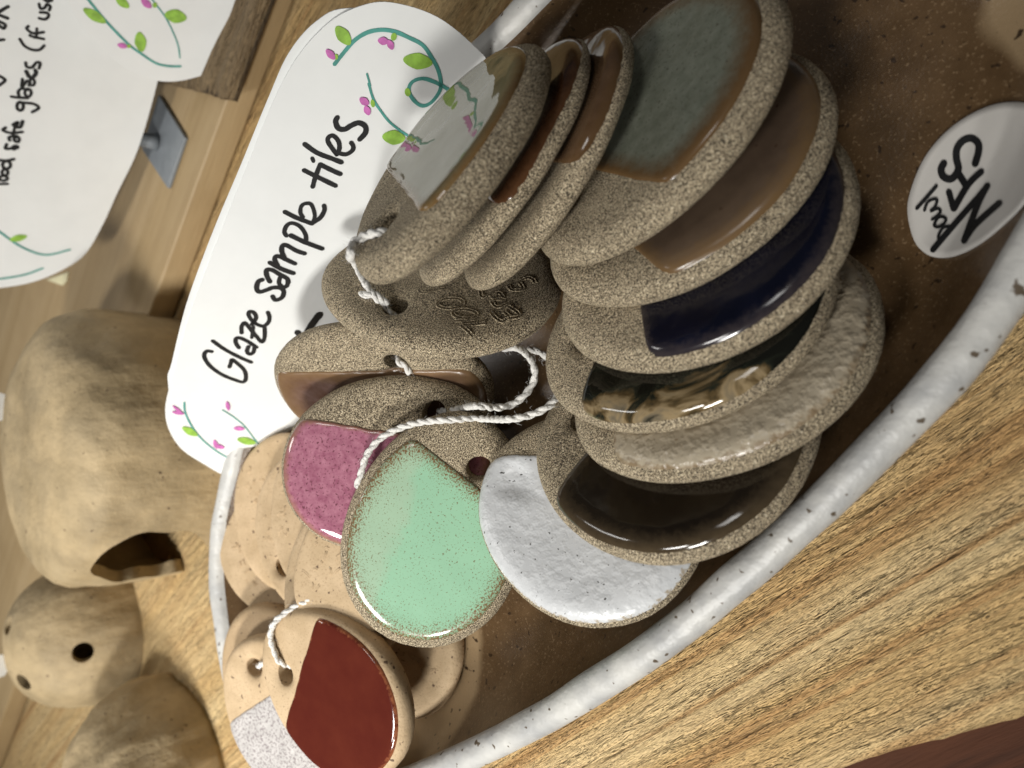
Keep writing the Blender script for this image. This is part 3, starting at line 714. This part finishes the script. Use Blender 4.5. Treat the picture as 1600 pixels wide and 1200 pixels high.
# card on the grey stand (food safe glazes ...)
n2 = Vector((.70, -.71, .06)).normalized(); p = at_z(236, 222, .0165)
c2 = Card('info_card', n2, p.dot(n2) + .013, (100, 200), 'white card lettered safe glazes standing on a grey plastic foot')
out2 = [(250, -60), (258, 60), (246, 128), (216, 232), (184, 300), (160, 352), (132, 398), (95, 423), (50, 441), (0, 450), (-60, 455), (-160, 440), (-250, 380), (-270, 250), (-200, 60), (-120, -60), (60, -120)]
c2.sheet('front_sheet', [c2.xy(*p) for p in out2], M['paper'])
a6, a7 = (6, 0, 0), (6, 0, 150)
K2 = [S([(365, 170), (420, 180), (455, 150), (440, 120), (375, 115)], *a6, 4), S([(365, 35), (380, 80), (420, 70), (440, 40), (470, 60), (460, 95)], *a6, 4), S([(400, -20), (440, 8), (485, 0)], *a6, 4.6), S([(430, -60), (470, -30)], *a6, 4),
      S([(185, 365), (230, 430), (300, 465), (370, 465), (415, 425)], *a6, 4), S([(310, 345), (410, 365)], *a6, 4), S([(278, 330), (290, 338)], *a6, 4), S([(265, 245), (250, 270), (310, 310), (410, 300)], *a6, 4), S([(345, 265), (340, 350)], *a6, 3.6),
      S([(240, 585), (250, 625), (300, 630), (340, 585), (375, 590), (365, 640)], *a6, 4), S([(245, 670), (290, 730), (335, 690), (330, 655)], *a6, 5), S([(245, 665), (265, 715)], *a6, 5), S([(210, 740), (205, 815), (250, 760), (280, 770), (270, 800)], *a6, 4), S(ell(300, 770, 24, 30), *a6, 3.6),
      S(ell(262, 868, 30, 36), *a6, 3.8), S([(105, 905), (190, 915), (260, 918)], *a6, 4), S([(180, 905), (170, 860), (200, 830), (260, 840)], *a6, 3.8),
      S(ell(188, 995, 30, 40), *a6, 4), S([(180, 960), (260, 965), (320, 975), (362, 1010), (300, 1050)], *a6, 4),
      S([(120, 270), (165, 245), (150, 285), (190, 290), (212, 235)], *a7, 4.4), S([(52, 295), (25, 318), (100, 345), (210, 335)], *a7, 4), S([(120, 365), (140, 280)], *a7, 3.6), S([(90, 415), (85, 385), (150, 375), (180, 400), (165, 430), (130, 410), (150, 380)], *a7, 4), S([(62, 450), (50, 490), (100, 490), (140, 465), (165, 480), (125, 500)], *a7, 4),
      S([(130, 590), (60, 605), (-10, 600)], *a7, 4), S(ell(60, 645, 38, 34), *a7, 3.8), S(ell(45, 715, 28, 28), *a7, 3.8), S(ell(30, 770, 38, 22), *a7, 3.8), S([(-20, 825), (70, 822)], *a7, 3.6),
      S([(75, 60), (30, 85), (-10, 110)], *a6, 4.4), S([(-10, 140), (70, 170)], *a6, 4.4), S([(-10, 235), (30, 265), (48, 230), (-10, 200)], *a6, 4), S([(-10, 375), (35, 370)], *a6, 4), S([(-10, 710), (45, 750), (-10, 800)], *a6, 4)]
c2.ribbons('lettering', K2, M['ink'])
q1 = (2.4, 0, 0)
c2.vines([S([(-60, 830), (0, 870), (80, 925), (170, 955), (262, 935)], *q1, 3), S([(-60, 1050), (0, 1045), (90, 1030), (160, 1005)], *q1, 2.8)], M['teal'], .0002)
c2.blobs('leaf_drawing', [sc(leaf(68, 892, 34, 13, -12), *q1)], M['leafink'], .0003)
# its foot
b0 = [at_z(248, 148, .0165), at_z(289, 215, .0165), at_z(262, 294, .0165), at_z(222, 233, .0165)]
foot = tag(empty('card_stand', tuple(sum(b0, Vector()) / 4 - Vector((0, 0, .002)))), 'small grey plastic card stand with square base behind the lettered cards', 'card stand')
child_world(link('base_plate', slab_mesh('base', [tuple(q.xy) for q in b0], .0147, .0167, .0005), M['grey']), foot)
pc = (b0[0] + b0[1] + b0[2] + b0[3]) / 4; pc = at_z(245, 222, .0167)
vs, fs = tube([Vector((pc.x, pc.y, .0165)), Vector((pc.x - .001, pc.y, .020)), Vector((pc.x - .002, pc.y, .026)), Vector((pc.x - .004, pc.y, .034))], lambda i: [.0046, .0038, .0036, .0036][i], 14)
child_world(link('post', mesh('post', vs, fs), M['grey']), foot)

# card above the slab
n3 = Vector((.66, -.74, .14)).normalized(); p = at_z(300, 128, .0238)
c3 = Card('flower_card', n3, p.dot(n3) + .004, (270, 40), 'white rounded card with drawn vine standing on the wood slab')
out3 = [(85, -60), (105, 0), (135, 50), (180, 95), (215, 116), (245, 126), (275, 127), (305, 121), (335, 110), (360, 90), (388, 55), (418, 12), (470, -60), (400, -160), (200, -170)]
c3.sheet('front_sheet', [c3.xy(*p) for p in out3], M['paper'])
c3.sheet('back_sheet', [c3.xy(*p) for p in [(100, -50), (150, 40), (215, 100), (260, 118), (310, 122), (345, 108), (372, 84), (400, 45), (425, 10), (470, -50), (400, -150), (200, -160)]], M['paper'], -.002, .0003)
r6 = (6, 100, 0)
c3.vines([S([(130, -120), (230, 0), (400, 205), (600, 410), (720, 500), (860, 590), (980, 618), (1090, 620)], *r6, 3.6), S([(780, -80), (830, 0), (950, 160), (1030, 320), (1070, 430), (1085, 540)], *r6, 2)], M['teal'], .0002)
c3.blobs('leaf_drawing', [sc(leaf(285, 145, 125, 48, 32), *r6), sc(leaf(545, 20, 80, 40, 38), *r6), sc(leaf(1045, 150, 105, 66, 12), *r6), sc(leaf(715, 390, 95, 56, 80), *r6), sc(ell(605, 430, 24, 18, 0, 10, False), *r6), sc(ell(850, 45, 22, 26, 0, 10, False), *r6)], M['leafink'], .0003)
c3.blobs('flower_drawing', [sc(leaf(545, 425, 48, 26, 14), *r6), sc(leaf(770, 30, 62, 34, 40), *r6)], M['pinkink'], .0004)
c3.ribbons('lettering', [S([(840, -40), (900, 0), (975, 45)], 6, 260, 0, 6)], M['ink'])

# round sticker stuck inside the plate, following the curve of its wall
BPROF = [(-.0050, .0272), (-.0056, .0262), (-.0080, .0222), (-.0120, .0172), (-.0170, .0130), (-.0230, .0104), (-.0300, .0090), (-.045, .0083), (-.5, .0083)]
RIMP = [rim_pt(2 * math.pi * i / 720) for i in range(720)]
def basin_z(x, y):
    q = Vector((x, y)); d = -min((q - r).length for r in RIMP)
    for (a, za), (b_, zb) in zip(BPROF, BPROF[1:]):
        if d >= b_: return za + (zb - za) * min(1, max(0, (a - d) / (a - b_)))
    return .0083
def on_plate(u, v, lift):
    z = .012
    for _ in range(14):
        p = at_z(u, v, z); z = .5 * z + .5 * (basin_z(p.x, p.y) + lift)
    return at_z(u, v, z)
out_s = [(x * 200 / 923 + 1400, y * 200 / 923 + 150) for x, y in [(83, 850), (100, 700), (180, 490), (290, 330), (430, 200), (600, 100), (760, 50), (923, 48), (1060, 90), (1130, 210), (1120, 400), (1040, 600), (923, 785), (780, 930), (620, 1060), (470, 1140), (340, 1168), (220, 1140), (130, 1040)]]
def sticker():
    o = smooth_line([Vector(p) for p in out_s], 4, True); c = Vector((1522, 282)); N = len(o); vs, fs = [], []; K = 10
    for j in range(K + 1):
        for i in range(N):
            q = c.lerp(o[i], j / K); vs.append(on_plate(q.x, q.y, .0007))
    for i in range(N): q = c.lerp(o[i], 1.0); vs.append(on_plate(q.x, q.y, .0002))
    for j in range(K + 1):
        for i in range(N):
            k = (i + 1) % N
            if j == 0: fs.append((i, N + i, N + k))
            else: fs.append((j * N + i, (j + 1) * N + i, (j + 1) * N + k, j * N + k))
    me = mesh('sticker', vs, fs); bm = bmesh.new(); bm.from_mesh(me); bmesh.ops.remove_doubles(bm, verts=bm.verts, dist=1e-7); bmesh.ops.recalc_face_normals(bm, faces=bm.faces)
    if sum(f.normal.z for f in bm.faces) < 0: bmesh.ops.reverse_faces(bm, faces=bm.faces)
    bm.to_mesh(me); bm.free(); return me
st = tag(empty('paper_sticker', tuple(on_plate(1522, 282, 0))), 'round white paper sticker with black handwritten letters inside the plate', 'sticker')
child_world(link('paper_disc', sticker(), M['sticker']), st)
zz = (4.615, 1400, 150)
def plate_ribbons(strokes):
    vs, fs = [], []; z = .0009
    for pts, w in strokes:
        p = smooth_line([Vector(q) for q in pts], 7); b = len(vs); h = w * .6
        d0 = (p[0] - p[1]).normalized(); d1 = (p[-1] - p[-2]).normalized()
        P = [(p[0] + d0 * h * .9, .25), (p[0] + d0 * h * .5, .78)] + [(q, 1) for q in p] + [(p[-1] + d1 * h * .5, .78), (p[-1] + d1 * h * .9, .25)]
        for i, (q, f) in enumerate(P):
            d = (P[min(i + 1, len(P) - 1)][0] - P[max(0, i - 1)][0]).normalized(); n = Vector((-d.y, d.x))
            for sg in (-1, 1): vs.append(on_plate(q.x + n.x * h * f * sg, q.y + n.y * h * f * sg, z))
        z += .00001
        for i in range(len(P) - 1): fs.append((b + 2 * i, b + 2 * i + 2, b + 2 * i + 3, b + 2 * i + 1))
    return mesh('sticker_writing', vs, fs)
child_world(link('lettering', plate_ribbons([S([(345, 485), (325, 530), (340, 580), (390, 600), (430, 570), (450, 520), (435, 450), (440, 380), (480, 325), (540, 305), (590, 340), (595, 400), (570, 490)], *zz, 9.5), S([(440, 545), (500, 640)], *zz, 9), S([(380, 690), (415, 815)], *zz, 8), S([(418, 812), (520, 640), (615, 545)], *zz, 8.5),
    S([(265, 1110), (400, 950), (600, 720), (660, 645)], *zz, 8), S([(655, 650), (590, 780), (490, 1045)], *zz, 8.5), S([(490, 1045), (570, 930), (745, 770)], *zz, 8.5),
    S([(390, 940), (340, 950), (305, 1010), (320, 1045), (360, 1010), (395, 945)], *zz, 4), S([(300, 880), (275, 930), (300, 945), (340, 925), (360, 890), (330, 870), (300, 880)], *zz, 4), S([(205, 825), (225, 770), (265, 745), (295, 750), (280, 800), (250, 830), (300, 812), (320, 835), (290, 870), (260, 890)], *zz, 4), S([(150, 810), (230, 720), (290, 650)], *zz, 5)]), M['ink'], None, False), st)

# paper scrap
qs = [at_z(u, v, .0155) for u, v in [(72, 437), (106, 425), (103, 440), (97, 446)]]
tag(link('paper_scrap', slab_mesh('scrap', [tuple(q.xy) for q in qs], .0148, .0156, .0002), M['chip']), 'tiny cream paper scrap on the shelf beneath the lettered info card', 'paper scrap')

# ------------------------------------------------------------------ clay pots
def pot(name, label, c, rx, ry, hgt, rot, power=2.4, seed=0, wall=.006, holes=(), arch=None, bulge=0, wob=.06):
    """hand-built closed clay shell: rounded wall and domed top; holes = (direction, radius) cut right through"""
    nu, nv = 96, 44
    def shell(scale, zs):
        vs, fs = [], []
        for j in range(nv + 1):
            th = j / nv * math.pi / 2
            for i in range(nu):
                a = 2 * math.pi * i / nu
                ct, st_ = math.cos(th) ** (2 / power), math.sin(th) ** (2 / power)
                w = 1 + wob * noise.noise(Vector((math.cos(a) * 1.3, math.sin(a) * 1.3, th * 1.2 + seed))) + .35 * wob * noise.noise(Vector((math.cos(a) * 4, math.sin(a) * 4, th * 3 + seed))) + .30 * wob * noise.noise(Vector((math.cos(a) * 11, math.sin(a) * 11, th * 4 + seed)))
                fl = 1 + bulge * math.sin(th * 2)
                vs.append((rx * scale * ct * math.cos(a) * w * fl, ry * scale * ct * math.sin(a) * w * fl, hgt * zs * st_ * (1 + .5 * wob * noise.noise(Vector((math.cos(a) * .9 * ct, math.sin(a) * .9 * ct, seed + 9))))))
        for j in range(nv):
            for i in range(nu):
                k = (i + 1) % nu; fs.append((j * nu + i, j * nu + k, (j + 1) * nu + k, (j + 1) * nu + i))
        return vs, fs
    v1, f1_ = shell(1, 1); v2, f2_ = shell(1 - wall / rx, 1 - wall / hgt)
    o = len(v1); fs = f1_ + [tuple(reversed([x + o for x in f])) for f in f2_]
    for i in range(nu): fs.append((i, o + i, o + (i + 1) % nu, (i + 1) % nu))
    me = mesh(name, v1 + v2, fs); bm = bmesh.new(); bm.from_mesh(me); bmesh.ops.remove_doubles(bm, verts=bm.verts, dist=1e-5); bmesh.ops.recalc_face_normals(bm, faces=bm.faces); bm.to_mesh(me); bm.free()
    ob = link(name, me, M['raw'])
    ob.location = c; ob.rotation_euler.z = rot
    bpy.context.view_layer.update()
    cut = []
    for hp, hd, hr in holes:
        bm = bmesh.new(); bmesh.ops.create_cone(bm, cap_ends=True, segments=24, radius1=hr, radius2=hr * .9, depth=.05)
        q = Vector(hd).to_track_quat('Z', 'Y').to_matrix().to_4x4(); q.translation = Vector(hp)
        bm.transform(q); cm = bpy.data.meshes.new('cut'); bm.to_mesh(cm); bm.free(); co = bpy.data.objects.new('cut', cm); COL.objects.link(co); cut.append(co)
    if arch:
        pts, dirv = arch; bm = bmesh.new(); dv = Vector(dirv)
        poly = smooth_line([Vector(p) for p in pts], 6, True)
        va = [bm.verts.new(p - dv * .045) for p in poly]; vb = [bm.verts.new(p + dv * .05) for p in poly]; bm.faces.new(va); bm.faces.new(list(reversed(vb)))
        for i in range(len(poly)): k = (i + 1) % len(poly); bm.faces.new((va[i], vb[i], vb[k], va[k]))
        bmesh.ops.recalc_face_normals(bm, faces=bm.faces); cm = bpy.data.meshes.new('cut'); bm.to_mesh(cm); bm.free(); co = bpy.data.objects.new('cut', cm); COL.objects.link(co); cut.append(co)
    for co in cut:
        md = ob.modifiers.new('b', 'BOOLEAN'); md.object = co; md.operation = 'DIFFERENCE'; md.solver = 'EXACT'
    if cut:
        bpy.context.view_layer.update(); dg_ = bpy.context.evaluated_depsgraph_get()
        nm = bpy.data.meshes.new_from_object(ob.evaluated_get(dg_)); ob.modifiers.clear(); ob.data = nm
        for co in cut: bpy.data.objects.remove(co)
        nm.polygons.foreach_set('use_smooth', [True] * len(nm.polygons))
        nm.set_sharp_from_angle(angle=R(50))
    return tag(ob, label, 'clay pot', 'unglazed clay pots')
def on_ell(u, v, c, rx, ry, h):
    """where the line of sight first meets the half ellipsoid"""
    r = ray(u, v); o_ = CAM - Vector(c); s_ = Vector((1 / rx, 1 / ry, 1 / h)); a = Vector(x * y for x, y in zip(r, s_)); b = Vector(x * y for x, y in zip(o_, s_))
    A, B, Cq = a.dot(a), 2 * a.dot(b), b.dot(b) - 1; D = B * B - 4 * A * Cq
    t = (-B - math.sqrt(max(D, 0))) / (2 * A); p = CAM + r * t; q = p - Vector(c); n = Vector((q.x / rx ** 2, q.y / ry ** 2, q.z / h ** 2)).normalized(); return p, n
# low cave-like pot with an arched doorway
PC1 = Vector((-.420, -.034, 0))
dn = Vector((.60, -.78, .18)).normalized(); dp = on_ell(235, 868, PC1, .062, .073, .072)[0]
door = [at_plane(u, v, dn, dp.dot(dn)) for u, v in [(140, 876), (164, 852), (196, 840), (228, 834), (262, 835), (296, 836), (320, 848), (328, 868), (318, 888), (300, 900), (276, 896), (248, 904), (214, 901), (184, 904), (158, 891)]]
pot('cave_pot', 'large squat clay pot with an arched doorway beside the plate', PC1, .064, .072, .070, 0, 4.6, 1.7, .006, arch=(door, dn), bulge=.0)
PC2 = Vector((-.492, -.150, 0)); dims2 = (.044, .044, .056)
hl = []
for u, v, r_ in [(130, 1018, .0058), (16, 978, .0055), (40, 1063, .0055), (126, 1106, .0050)]:
    p, n = on_ell(u, v, PC2, *dims2); hl.append((p, n, r_))
pot('dome_pot', 'small domed clay pot pierced with round holes', PC2, *dims2, 0, 2.35, 4.2, .006, holes=hl, wob=.04)
PC3 = Vector((-.402, -.222, 0))
pot('lumpy_pot', 'lumpy clay pot pressed against the plate rim, no holes', PC3, .055, .062, .058, .3, 2.3, 8.1, .006, wob=.10)
# paper tags tied to the pots
for (u, v, x0), sz, lb in (((-8, 635, -.452), .010, 'white paper tag tied on top of the squat clay pot'), ((-6, 1042, -.50), .009, 'white paper tag on the domed clay pot')):
    r = ray(u, v); p = CAM + r * (x0 / r.x)
    a = [(-.9, -.6), (-.3, -1), (.7, -.8), (1, .1), (.5, .9), (-.4, 1), (-1, .4)]
    bm = bmesh.new(); vs = [bm.verts.new((p.x + .3 * sz * q[1] * .4, p.y + sz * q[0] * .8, p.z + sz * q[1] * .8)) for q in a]; f = bm.faces.new(vs)
    r_ = bmesh.ops.extrude_face_region(bm, geom=[f]); bmesh.ops.translate(bm, verts=[g for g in r_['geom'] if isinstance(g, bmesh.types.BMVert)], vec=(-.0006, 0, 0)); bmesh.ops.recalc_face_normals(bm, faces=bm.faces)
    me = bpy.data.meshes.new('tag'); bm.to_mesh(me); bm.free(); tag(link('paper_tag', me, M['paper'], None, False), lb, 'tag')
